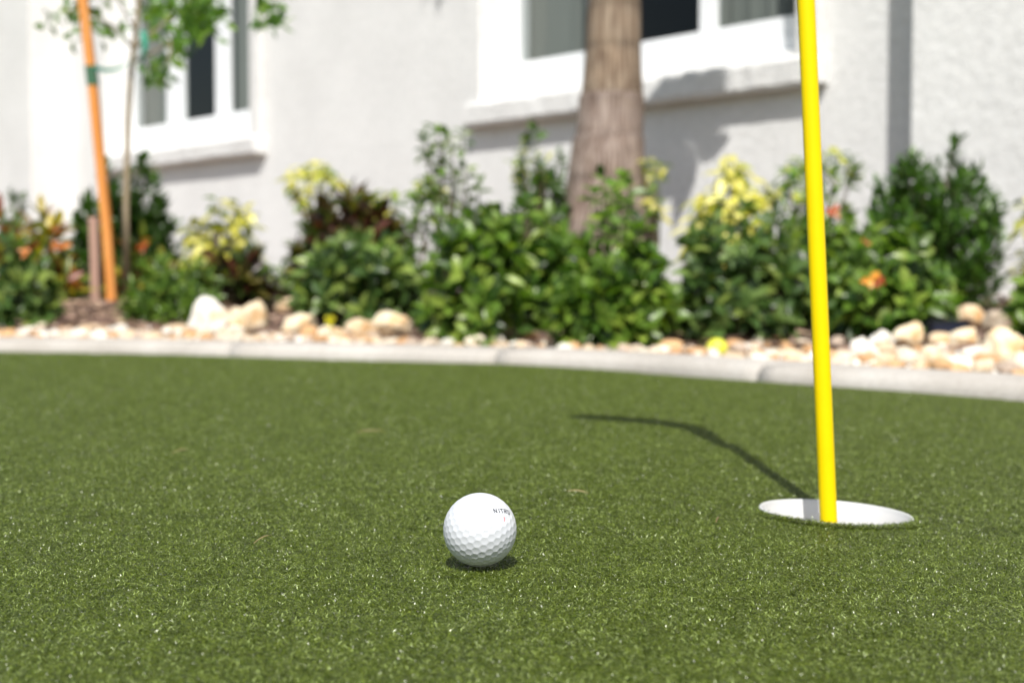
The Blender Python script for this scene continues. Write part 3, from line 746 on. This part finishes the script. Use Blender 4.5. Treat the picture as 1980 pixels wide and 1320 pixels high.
# --- back row against the wall
shrub('croton_bush', -90, 175, 395, 560, 3.95, 'croton', 'croton bush with orange and yellow leaves at the far left', 60, 8, .075, .026, th=(25, 85), up=.9)
shrub('evergreen_bush', 125, 355, 348, 560, 4.5, 'dark', 'dark green upright bush behind the orange stake', 230, 12, .044, .018, th=(20, 70), up=1.4, sp=.06, shape=lambda q: .72 + .28 * abs(math.sin(q * 5 + .6)))
shrub('evergreen_bush', 0, 62, 372, 470, 5.2, 'dark', 'small dark bush behind the croton at the far left edge', 22, 10, .04, .015, th=(20, 70), up=1.4)
shrub('schefflera_bush', 328, 524, 372, 500, 4.35, 'yellow', 'yellow variegated bush under the left window', 48, 8, .066, .028, th=(70, 115), up=.9, droop=.35)
shrub('croton_bush', 345, 540, 458, 600, 4.1, 'darkcroton', 'dark croton growing below the yellow variegated bush by the left window', 42, 8, .07, .024, th=(25, 85), up=.7)
shrub('croton_bush', 200, 345, 470, 560, 4.2, 'croton', 'low croton with rusty leaves between the orange stake and the left yellow bush', 18, 7, .06, .022, th=(25, 85), up=.7, wts=[.12, .1, .08, .1, .4, .2])
shrub('croton_bush', 560, 800, 378, 560, 3.9, 'darkcroton', 'dark red and bronze croton between the two windows', 140, 8, .080, .030, th=(25, 85), up=.8)
shrub('evergreen_bush', 960, 1125, 288, 520, 4.3, 'dark', 'dense green upright bush touching the left side of the palm trunk', 90, 11, .040, .018, th=(25, 80), up=1.2, wts=[.1, .2, .35, .35])
shrub('schefflera_bush', 1305, 1520, 300, 520, 3.75, 'yellow', 'yellow variegated bush right of the palm trunk', 66, 8, .062, .026, th=(70, 115), up=.9, droop=.35)
shrub('evergreen_bush', 1650, 1950, 312, 600, 3.4, 'dark', 'tall dark green pointed bush at the right against the wall', 300, 11, .036, .015, th=(20, 70), up=1.6, sp=.06, shape=lambda q: .76 + .24 * abs(math.sin(q * 6 + .4)))
shrub('schefflera_bush', 1940, 2060, 400, 560, 3.3, 'yellow', 'yellow leaved bush cut by the right edge of the photo', 16, 8, .05, .02, th=(70, 115), up=.9, droop=.35)
# --- sprigs standing above the bushes: explicit stems
def sprig(name, Y, root_px, tips, pal, label, kl=9, L=.045, W=.022, th=(40, 100), sp=.05, droop=.25, wts=None, cat='plant'):
    r_ = P(root_px, 540, Y); zg = float(bed_h(r_.x, Y)[0]); o = empty(name, (r_.x, Y, zg)); tag(o, label, cat, 'plants rising above the bushes')
    cs, ax = [], []
    for (px, py) in tips:
        q = P(px, py, Y + random.uniform(-.08, .08)); cs.append(np.array(q - o.location)); ax.append(np.array([(px - root_px) / 300, -.2, 1]) + rng.normal(0, .12, 3))
    b, sb = MB(), MB(); rosettes(b, sb, np.array([0, 0, -.02]), cs, ax, pal, kl, L, W, th, sp, droop, .0022, wts)
    b.build('foliage', M_leaf, o); sb.build('stems', M_bark, o); return o
sprig('schefflera_plant', 4.3, 620, [(560, 340), (590, 322), (618, 318), (640, 340), (600, 362), (575, 372), (655, 352), (612, 335), (570, 352), (628, 325), (585, 385)], 'yellow', 'yellow variegated plant leaning left on the grey wall between the windows', 8, .055, .024, (70, 115), .02, .35)
sprig('schefflera_plant', 3.95, 790, [(690, 388), (715, 378), (742, 372), (820, 352), (845, 362), (868, 382), (805, 368), (700, 405), (880, 400), (760, 392)], 'ylgreen', 'yellow green sprigs behind the tall leafy stem', 7, .05, .022, (70, 115), .02, .35)
sprig('leafy_plant', 3.6, 860, [(820, 262), (842, 250), (868, 262), (858, 285), (830, 300), (895, 252), (846, 335), (825, 345), (880, 345), (898, 322), (858, 318), (838, 375), (866, 390), (812, 395), (905, 375), (925, 350), (850, 420), (880, 430), (820, 430), (900, 415)], 'green', 'tall loose green plant rising against the wall left of the palm', 9, .042, .022)
sprig('leafy_plant', 4.2, 1030, [(1008, 275), (1012, 300), (1035, 305), (990, 318), (1055, 312)], 'ylgreen', 'thin sprig above the dense bush left of the palm', 6, .035, .016)
sprig('leafy_plant', 3.1, 1185, [(1165, 345), (1200, 342), (1185, 365), (1150, 372), (1212, 390), (1180, 410), (1160, 425), (1205, 430), (1190, 385), (1215, 360), (1172, 450)], 'green', 'leafy green stem standing in front of the palm trunk', 8, .045, .025)
sprig('schefflera_plant', 4.2, 1270, [(1262, 325), (1282, 318), (1270, 340), (1258, 350), (1262, 395), (1275, 405), (1252, 310), (1265, 385)], 'yellow', 'yellow leaves peeping out right behind the palm trunk', 6, .045, .02, (70, 115), .02, .35)
sprig('schefflera_plant', 3.75, 1560, [(1520, 330), (1545, 310), (1500, 360), (1595, 300), (1620, 295), (1640, 310), (1530, 355), (1555, 345), (1600, 330), (1505, 385), (1540, 385), (1575, 370)], 'ylgreen', 'yellow green plant rising directly behind the yellow pole', 9, .05, .021, (60, 110), .03, .3)
# --- front row
shrub('leafy_bush', -80, 120, 495, 640, 3.62, 'greyg', 'grey green bush in the front left corner of the bed', 100, 9, .050, .027)
shrub('fern_like_bush', 232, 430, 496, 630, 3.66, 'green', 'low feathery green bush left of the tall white rock', 170, 12, .034, .010, th=(30, 95), wts=[.2, .3, .2, .1, .1, .1])
shrub('leafy_bush', 562, 850, 450, 618, 3.66, 'greyg', 'broad green bush above the centre left rocks', 150, 9, .052, .029)
shrub('leafy_bush', 800, 1030, 395, 660, 3.2, 'green', 'green bush in the middle of the bed below the tall leafy plant', 96, 9, .052, .029)
shrub('leafy_bush', 925, 1165, 408, 640, 3.5, 'green', 'green bush in front of the palm trunk base on its left', 92, 9, .054, .030)
shrub('leafy_bush', 1055, 1318, 465, 672, 2.96, 'green', 'glossy green bush leaning over the edging in front of the palm', 150, 9, .052, .029)
shrub('leafy_bush', 1275, 1590, 440, 655, 3.1, 'greyg', 'green bush between the palm and the yellow pole', 150, 9, .048, .026)
shrub('leafy_bush', 1470, 1720, 352, 600, 3.3, 'green', 'upright green bush directly behind the yellow pole', 120, 9, .038, .018, th=(25, 90))
shrub('leafy_bush', 1585, 1850, 455, 645, 2.95, 'green', 'green bush with one orange flower right of the yellow pole', 135, 9, .049, .027)
shrub('leafy_bush', 1945, 2100, 520, 650, 2.75, 'green', 'green bush at the right edge above the large beige rock', 60, 8, .042, .022)
shrub('leafy_bush', 495, 620, 500, 600, 4.3, 'green', 'low green plant at the foot of the wall behind the brownish stone', 26, 7, .04, .018)
shrub('leafy_bush', 880, 975, 600, 690, 3.02, 'green', 'small green shoot hanging over the edging beside the rusty stone', 10, 7, .034, .02)
# coloured leaves and flowers caught in the bushes
def bloom(px, py, Y, size, cols, label, nm='flower', cat='flower', k=7):
    c = P(px, py, Y); b = MB(); D = rng.normal(size=(k, 3)) * [1, .5, .9] + [0, -.7, .3]; cc = np.array(cols)[rng.integers(0, len(cols), k)]
    leaf_mesh(b, np.zeros((k, 3)), D, np.tile([0, -1., .6], (k, 1)) + .4 * rng.normal(size=(k, 3)), size * rng.uniform(.8, 1.1, k), size * .6 * np.ones(k), cc, .2)
    b.tube([(0, 0, 0), (.003, .02, -.03), (0, .06, -.09)], .0015, 5, (.08, .12, .04)); o = b.build(nm, M_leaf); o.location = c; tag(o, label, cat)
bloom(1682, 540, 2.72, .022, [(.75, .33, .04), (.80, .42, .08)], 'orange flower in the bush right of the yellow pole')
bloom(1612, 412, 3.15, .022, [(.55, .12, .05), (.62, .24, .10)], 'red orange flower touching the right side of the yellow pole')
bloom(1700, 545, 2.76, .014, [(.40, .05, .02)], 'small dark red bud beside the orange flower', k=5)
bloom(1672, 470, 2.9, .013, [(.50, .14, .04)], 'small rusty bloom above the orange flower', k=5)
bloom(278, 478, 3.85, .020, [(.50, .12, .03)], 'rusty red flower right of the orange stake', k=6)
bloom(52, 488, 3.35, .020, [(.70, .30, .12)], 'salmon orange flower at the far left', k=6)
bloom(118, 478, 3.7, .030, [(.62, .24, .08)], 'orange blossom left of the stakes', k=8)
bloom(638, 622, 3.22, .018, [(.55, .50, .02)], 'yellow leaf tuft just above the flat cream rock', 'leaf_tuft', 'leaves', k=6)

# --- palm
Yp = 4.3; pb_ = P(1172, 590, Yp); palm = empty('palm_tree', (pb_.x, Yp, float(bed_h(pb_.x, Yp)[0])))
tag(palm, 'palm with ringed grey brown trunk in front of the right window', 'palm tree')
pm_, pt_, pbb = mat('palm_bark', (.35, .28, .24), .9, .2); co = coords(pt_)
mp = nd(pt_, 'ShaderNodeMapping'); mp.inputs['Scale'].default_value = (1, 1, .03); pt_.links.new(co, mp.inputs[0])
f1_ = noise_tex(pt_, mp.outputs[0], 150, 3, .55); f2_ = noise_tex(pt_, co, 7, 4, .6)
r1 = ramp(pt_, f1_.outputs[0], [(.36, (.17, .125, .11)), (.49, (.36, .295, .265)), (.62, (.54, .48, .45))])
r2 = ramp(pt_, f2_.outputs[0], [(.3, (.74, .68, .58)), (.5, (1, .98, .95)), (.7, (1.15, 1.08, 1.0))])
a_ = nd(pt_, 'ShaderNodeVertexColor', layer_name='Col')
c_ = mixc(pt_, r1.outputs[0], r2.outputs[0], 1.0, 'MULTIPLY'); c_ = mixc(pt_, c_, a_.outputs[0], 1.0, 'MULTIPLY')
pt_.links.new(c_, pbb.inputs['Base Color']); bump(pt_, pbb, f1_.outputs[0], .8, .006)
edges = [(-60, 1140, 1238), (0, 1138, 1238), (100, 1132, 1240), (180, 1124, 1243), (190, 1119, 1246), (260, 1113, 1243), (268, 1108, 1245), (300, 1104, 1246), (350, 1096, 1250), (400, 1089, 1256), (450, 1082, 1262), (520, 1074, 1270), (600, 1066, 1278)]
b = MB(); V = []; n = 40; cols = []; zr = []
ysamp = np.arange(600, -64, -5)
for yv in ysamp:
    l = np.interp(yv, [e[0] for e in edges], [e[1] for e in edges]); r_ = np.interp(yv, [e[0] for e in edges], [e[2] for e in edges])
    pl, pr_ = P(l, yv, Yp), P(r_, yv, Yp); cx = (pl.x + pr_.x) / 2 - palm.location.x; rad = (pr_.x - pl.x) / 2; z = pl.z - palm.location.z
    ring = min(abs(yv - q) for q in (186, 264, 90, 345, 12))
    dk = 1 - .28 * math.exp(-(ring / 8) ** 2); tone = np.array((.64, .605, .585)) * dk
    if yv < 185: tone = tone * np.array((.86, .84, .72))
    zr.append((cx, rad, z))
    for j in range(n):
        an = 2 * math.pi * j / n; rr = rad * (1 + .02 * noise.noise(Vector((math.cos(an) * 2, math.sin(an) * 2, z * 6))) + .012 * math.exp(-((yv - 192) / 7) ** 2))
        V.append((cx + rr * math.cos(an), rr * math.sin(an), z)); cols.append(tone)
cxt, rdt, zt0 = zr[-1]
for i in range(1, 9):
    for j in range(n):
        an = 2 * math.pi * j / n; rr = rdt * (1 - .05 * i / 8 * (i < 7) - (.4 if i == 8 else 0)); V.append((cxt + rr * math.cos(an), rr * math.sin(an), zt0 + i * .345)); cols.append((.6, .58, .5))
k_ = len(V) // n
b.add(V, [(i * n + j, i * n + (j + 1) % n, (i + 1) * n + (j + 1) % n, (i + 1) * n + j) for i in range(k_ - 1) for j in range(n)], np.array(cols))
b.build('trunk', pm_, palm); topz = zt0 + 2.75
cr = MB(); cr.tube([(cxt, 0, topz - .05), (cxt, 0, topz + .2), (cxt, 0, topz + .5)], [.075, .06, .02], 16, (.16, .22, .06)); cr.build('crownshaft', M_leaf, palm)
for fi in range(11):
    b = MB(); az = fi * 2.4 + .5; el = R(62 - 7 * (fi % 7)); ln = random.uniform(.9, 1.15); rach = []
    for i in range(15):
        t = i / 14; h = ln * (math.cos(el) * t + .12 * t); zz = ln * (math.sin(el) * t - .5 * t * t)
        rach.append(Vector((cxt + math.cos(az) * h, math.sin(az) * h, topz + .35 + zz)))
    b.tube(rach, [.010 * (1 - .8 * i / 14) for i in range(15)], 6, (.14, .20, .05))
    P0, D, U, LL = [], [], [], []
    for i in range(2, 15):
        for q in range(3):
            t = (i + q / 3 - 1) / 14
            if t >= 1: continue
            j = min(int(t * 14), 13); p = rach[j].lerp(rach[j + 1], t * 14 - j); tg = (rach[j + 1] - rach[j]).normalized(); sd_ = tg.cross(Vector((0, 0, 1))).normalized()
            for s_ in (-1, 1):
                P0.append(p[:]); D.append((sd_ * s_ * .8 + tg * .55 + Vector((0, 0, -.25)) + Vector(rng.normal(0, .08, 3)))[:]); U.append((0, 0, 1)); LL.append(.26 * math.sin(math.pi * min(1, .15 + t * .8)) + .05)
    kk = len(P0); leaf_mesh(b, np.array(P0), np.array(D), np.array(U, float), np.array(LL), np.full(kk, .024), np.tile(np.array((.06, .13, .025)), (kk, 1)), .3)
    b.build('frond', M_leaf, palm)

for (fx, fy, fz) in ((.26, -.03, .50), (.13, .04, .50)):  # unseen fronds added to throw a shadow on the wall beside the trunk
    b = MB(); rach = [Vector((cxt + .05 + fx * math.sin(t * 1.5), fy, zt0 + fz - .03 * t - .26 * t * t)) for t in np.linspace(0, 1, 12)]
    b.tube(rach, [.008 * (1 - .8 * i / 11) for i in range(12)], 6, (.30, .22, .12))
    P0, D, LL = [], [], []
    for i in range(2, 11):
        for q in range(3):
            p = rach[i].lerp(rach[i + 1], q / 3); tg = (rach[i + 1] - rach[i]).normalized()
            for s_ in (-1, 1): P0.append(p[:]); D.append((tg * .8 + Vector((s_ * .7, rng.normal(0, .25), -.1)))[:]); LL.append(.15)
    kk = len(P0); leaf_mesh(b, np.array(P0), np.array(D), np.tile([0., -1, .2], (kk, 1)), np.array(LL), np.full(kk, .042), np.tile(np.array((.30, .22, .12)), (kk, 1)), .3)
    b.build('shadow_frond', M_leaf, palm)

# --- young tree tied to stakes
Yt = 4.1; o_ = P(245, 560, Yt); tree = empty('young_tree', (o_.x, Yt, float(bed_h(o_.x, Yt)[0]))); tag(tree, 'thin young tree with light green leaves in front of the left window', 'tree')
tl_ = lambda px, py, Y=Yt: P(px, py, Y) - tree.location
b = MB(); tc = (.33, .26, .17)
tr_pts = [tl_(244, 580), tl_(243, 420), tl_(245, 330), tl_(248, 230), tl_(254, 130), tl_(262, 60), tl_(268, 0), tl_(262, -120), tl_(270, -260), tl_(262, -400)]
b.tube(tr_pts, [.011, .0095, .009, .0085, .008, .0075, .007, .006, .004, .002], 10, tc); b.build('trunk', M_bark, tree)
brs = [[(258, 95), (225, 55), (180, 30), (120, 20)], [(258, 95), (300, 60), (345, 20), (400, -30)], [(262, 60), (240, 20), (215, -30)], [(256, 120), (300, 100), (330, 80), (325, 130)],
       [(262, 0), (350, -60), (450, -40), (520, 10)], [(266, -60), (180, -120), (110, -160)], [(266, -100), (350, -180), (430, -220)], [(266, -200), (210, -280), (190, -360)], [(266, -250), (330, -330), (380, -400)]]
b = MB(); lb = MB(); cs, ax = [], []
for br in brs:
    dY = random.uniform(-.3, .3); q = [tl_(px, py, Yt + dY * i / 3) for i, (px, py) in enumerate(br)]
    b.tube(q, [.005, .0035, .0025, .0012][:len(q)], 6, tc)
b.build('branch', M_bark, tree)
tips = [(120, 20, 3), (95, 38, 2), (150, 50, 2), (175, 30, 3), (200, 60, 3), (130, 48, 2), (215, 45, 2), (228, 62, 1), (160, 15, 3), (300, 60, 3), (330, 30, 5), (360, 15, 6), (385, 35, 6), (400, 55, 5), (370, 60, 5), (345, 85, 4), (390, 10, 6), (320, 110, 3), (300, 145, 4), (312, 125, 3), (290, 155, 2), (325, 5, 6), (410, 20, 5), (350, 45, 5), (300, 20, 4),
        (520, 15, 4), (535, 35, 4), (515, 38, 3), (525, -5, 5), (215, -30, 5), (350, -60, 6), (450, -50, 5), (110, -160, 6), (180, -120, 6), (430, -220, 8), (350, -180, 8), (190, -360, 8), (380, -400, 8), (270, -420, 8), (300, -300, 8), (240, -240, 7), (410, -120, 6), (480, -80, 5)]
for (px, py, k_) in tips:
    for q in range(k_):
        c = tl_(px + random.gauss(0, 11), py + random.gauss(0, 10), Yt + random.uniform(-.18, .18)); cs.append(np.array(c)); ax.append(np.array([random.gauss(0, .6), random.gauss(-.2, .5), random.uniform(-.3, .8)]))
rosettes(lb, None, np.zeros(3), cs, ax, 'tree', 4, .045, .022, (40, 110), .02, .3); lb.build('crown', M_leaf, tree)

# --- stakes and ties
sm_, st_, sbb = mat('orange_wood', (.62, .27, .08), .8, .2); co = coords(st_); mp = nd(st_, 'ShaderNodeMapping'); mp.inputs['Scale'].default_value = (1, 1, .05); st_.links.new(co, mp.inputs[0])
nz = noise_tex(st_, mp.outputs[0], 80, 4); rz = ramp(st_, nz.outputs[0], [(.3, (.42, .15, .035)), (.5, (.60, .24, .06)), (.7, (.66, .32, .11))]); st_.links.new(rz.outputs[0], sbb.inputs['Base Color'])
def stake(Y, pts, w0, m, label):
    pp = [P(a, c, Y) for a, c in pts]; o = MB(); V = []; base = pp[0].copy()
    for q in pp:
        for (sx, sy) in ((-1, -1), (1, -1), (1, 1), (-1, 1)): V.append(q - base + Vector((sx * w0 / 2, sy * w0 / 2, 0)))
    k = len(pp); fc = [(i * 4 + j, i * 4 + (j + 1) % 4, i * 4 + 4 + (j + 1) % 4, i * 4 + 4 + j) for i in range(k - 1) for j in range(4)] + [(3, 2, 1, 0), tuple((k - 1) * 4 + j for j in range(4))]
    o.add([tuple(v) for v in V], fc); ob = bevel(o.build('wooden_stake', m, None, False), .003); ob.location = base; tag(ob, label, 'stake', 'stakes beside the young tree'); return ob
stake(3.9, [(218, 600), (206, 430), (196, 330), (178, 150), (163, 20), (152, -70)], .025, sm_, 'long orange wooden stake leaning left beside the thin young tree')
pk = mat('pale_wood', (.38, .24, .19), .85, .2)[0]
stake(3.98, [(186, 610), (184, 500), (181, 420)], .024, pk, 'short pale pink wooden stake standing left of the orange stake')
tape = mat('green_tape', (.02, .30, .20), .5)[0]; tape2 = mat('dark_green_tape', (.03, .10, .05), .6)[0]
b = MB(); pc = P(179, 148, 3.9)
q = [P(175.5, 128, 3.9) - pc, P(180, 166, 3.9) - pc]
V = []
for t in np.linspace(0, 1, 5):
    c = q[0].lerp(q[1], t)
    for (sx, sy) in ((-1, -1), (1, -1), (1, 1), (-1, 1)): V.append((c.x + sx * .0132, c.y + sy * .0132, c.z))
b.add(V, [(i * 4 + j, i * 4 + (j + 1) % 4, i * 4 + 4 + (j + 1) % 4, i * 4 + 4 + j) for i in range(4) for j in range(4)]); o = b.build('tape_wrap', tape2, None, False); o.location = pc
tag(o, 'dark green tape wrapped around the orange stake', 'tape')
b = MB(); a1, a2 = P(180, 130, 3.88), P(262, 112, 4.1); V = []
for i in range(13):
    t = i / 12; c = a1.lerp(a2, t) - a1; c.z -= .02 * math.sin(math.pi * t); tw = 1.2 * t
    V += [(c.x, c.y - .006 * math.sin(tw), c.z - .006 * math.cos(tw)), (c.x, c.y + .006 * math.sin(tw), c.z + .006 * math.cos(tw))]
b.add(V, [(2 * i, 2 * i + 2, 2 * i + 3, 2 * i + 1) for i in range(12)]); o = b.build('tie_ribbon', tape); o.location = a1
tag(o, 'thin teal ribbon tying the young tree to the orange stake', 'ribbon')
b = MB(); a1 = P(276, 60, 4.05); V = []
for i in range(10):
    t = i / 9; c = P(276 + 4 * math.sin(t * 5), 60 + 85 * t, 4.05) - a1; tw = 2 * t
    V += [(c.x - .008 * math.cos(tw), c.y - .008 * math.sin(tw), c.z), (c.x + .008 * math.cos(tw), c.y + .008 * math.sin(tw), c.z)]
b.add(V, [(2 * i, 2 * i + 2, 2 * i + 3, 2 * i + 1) for i in range(9)]); o = b.build('tie_ribbon', tape); o.location = a1
tag(o, 'teal ribbon end hanging down in front of the left window', 'ribbon')
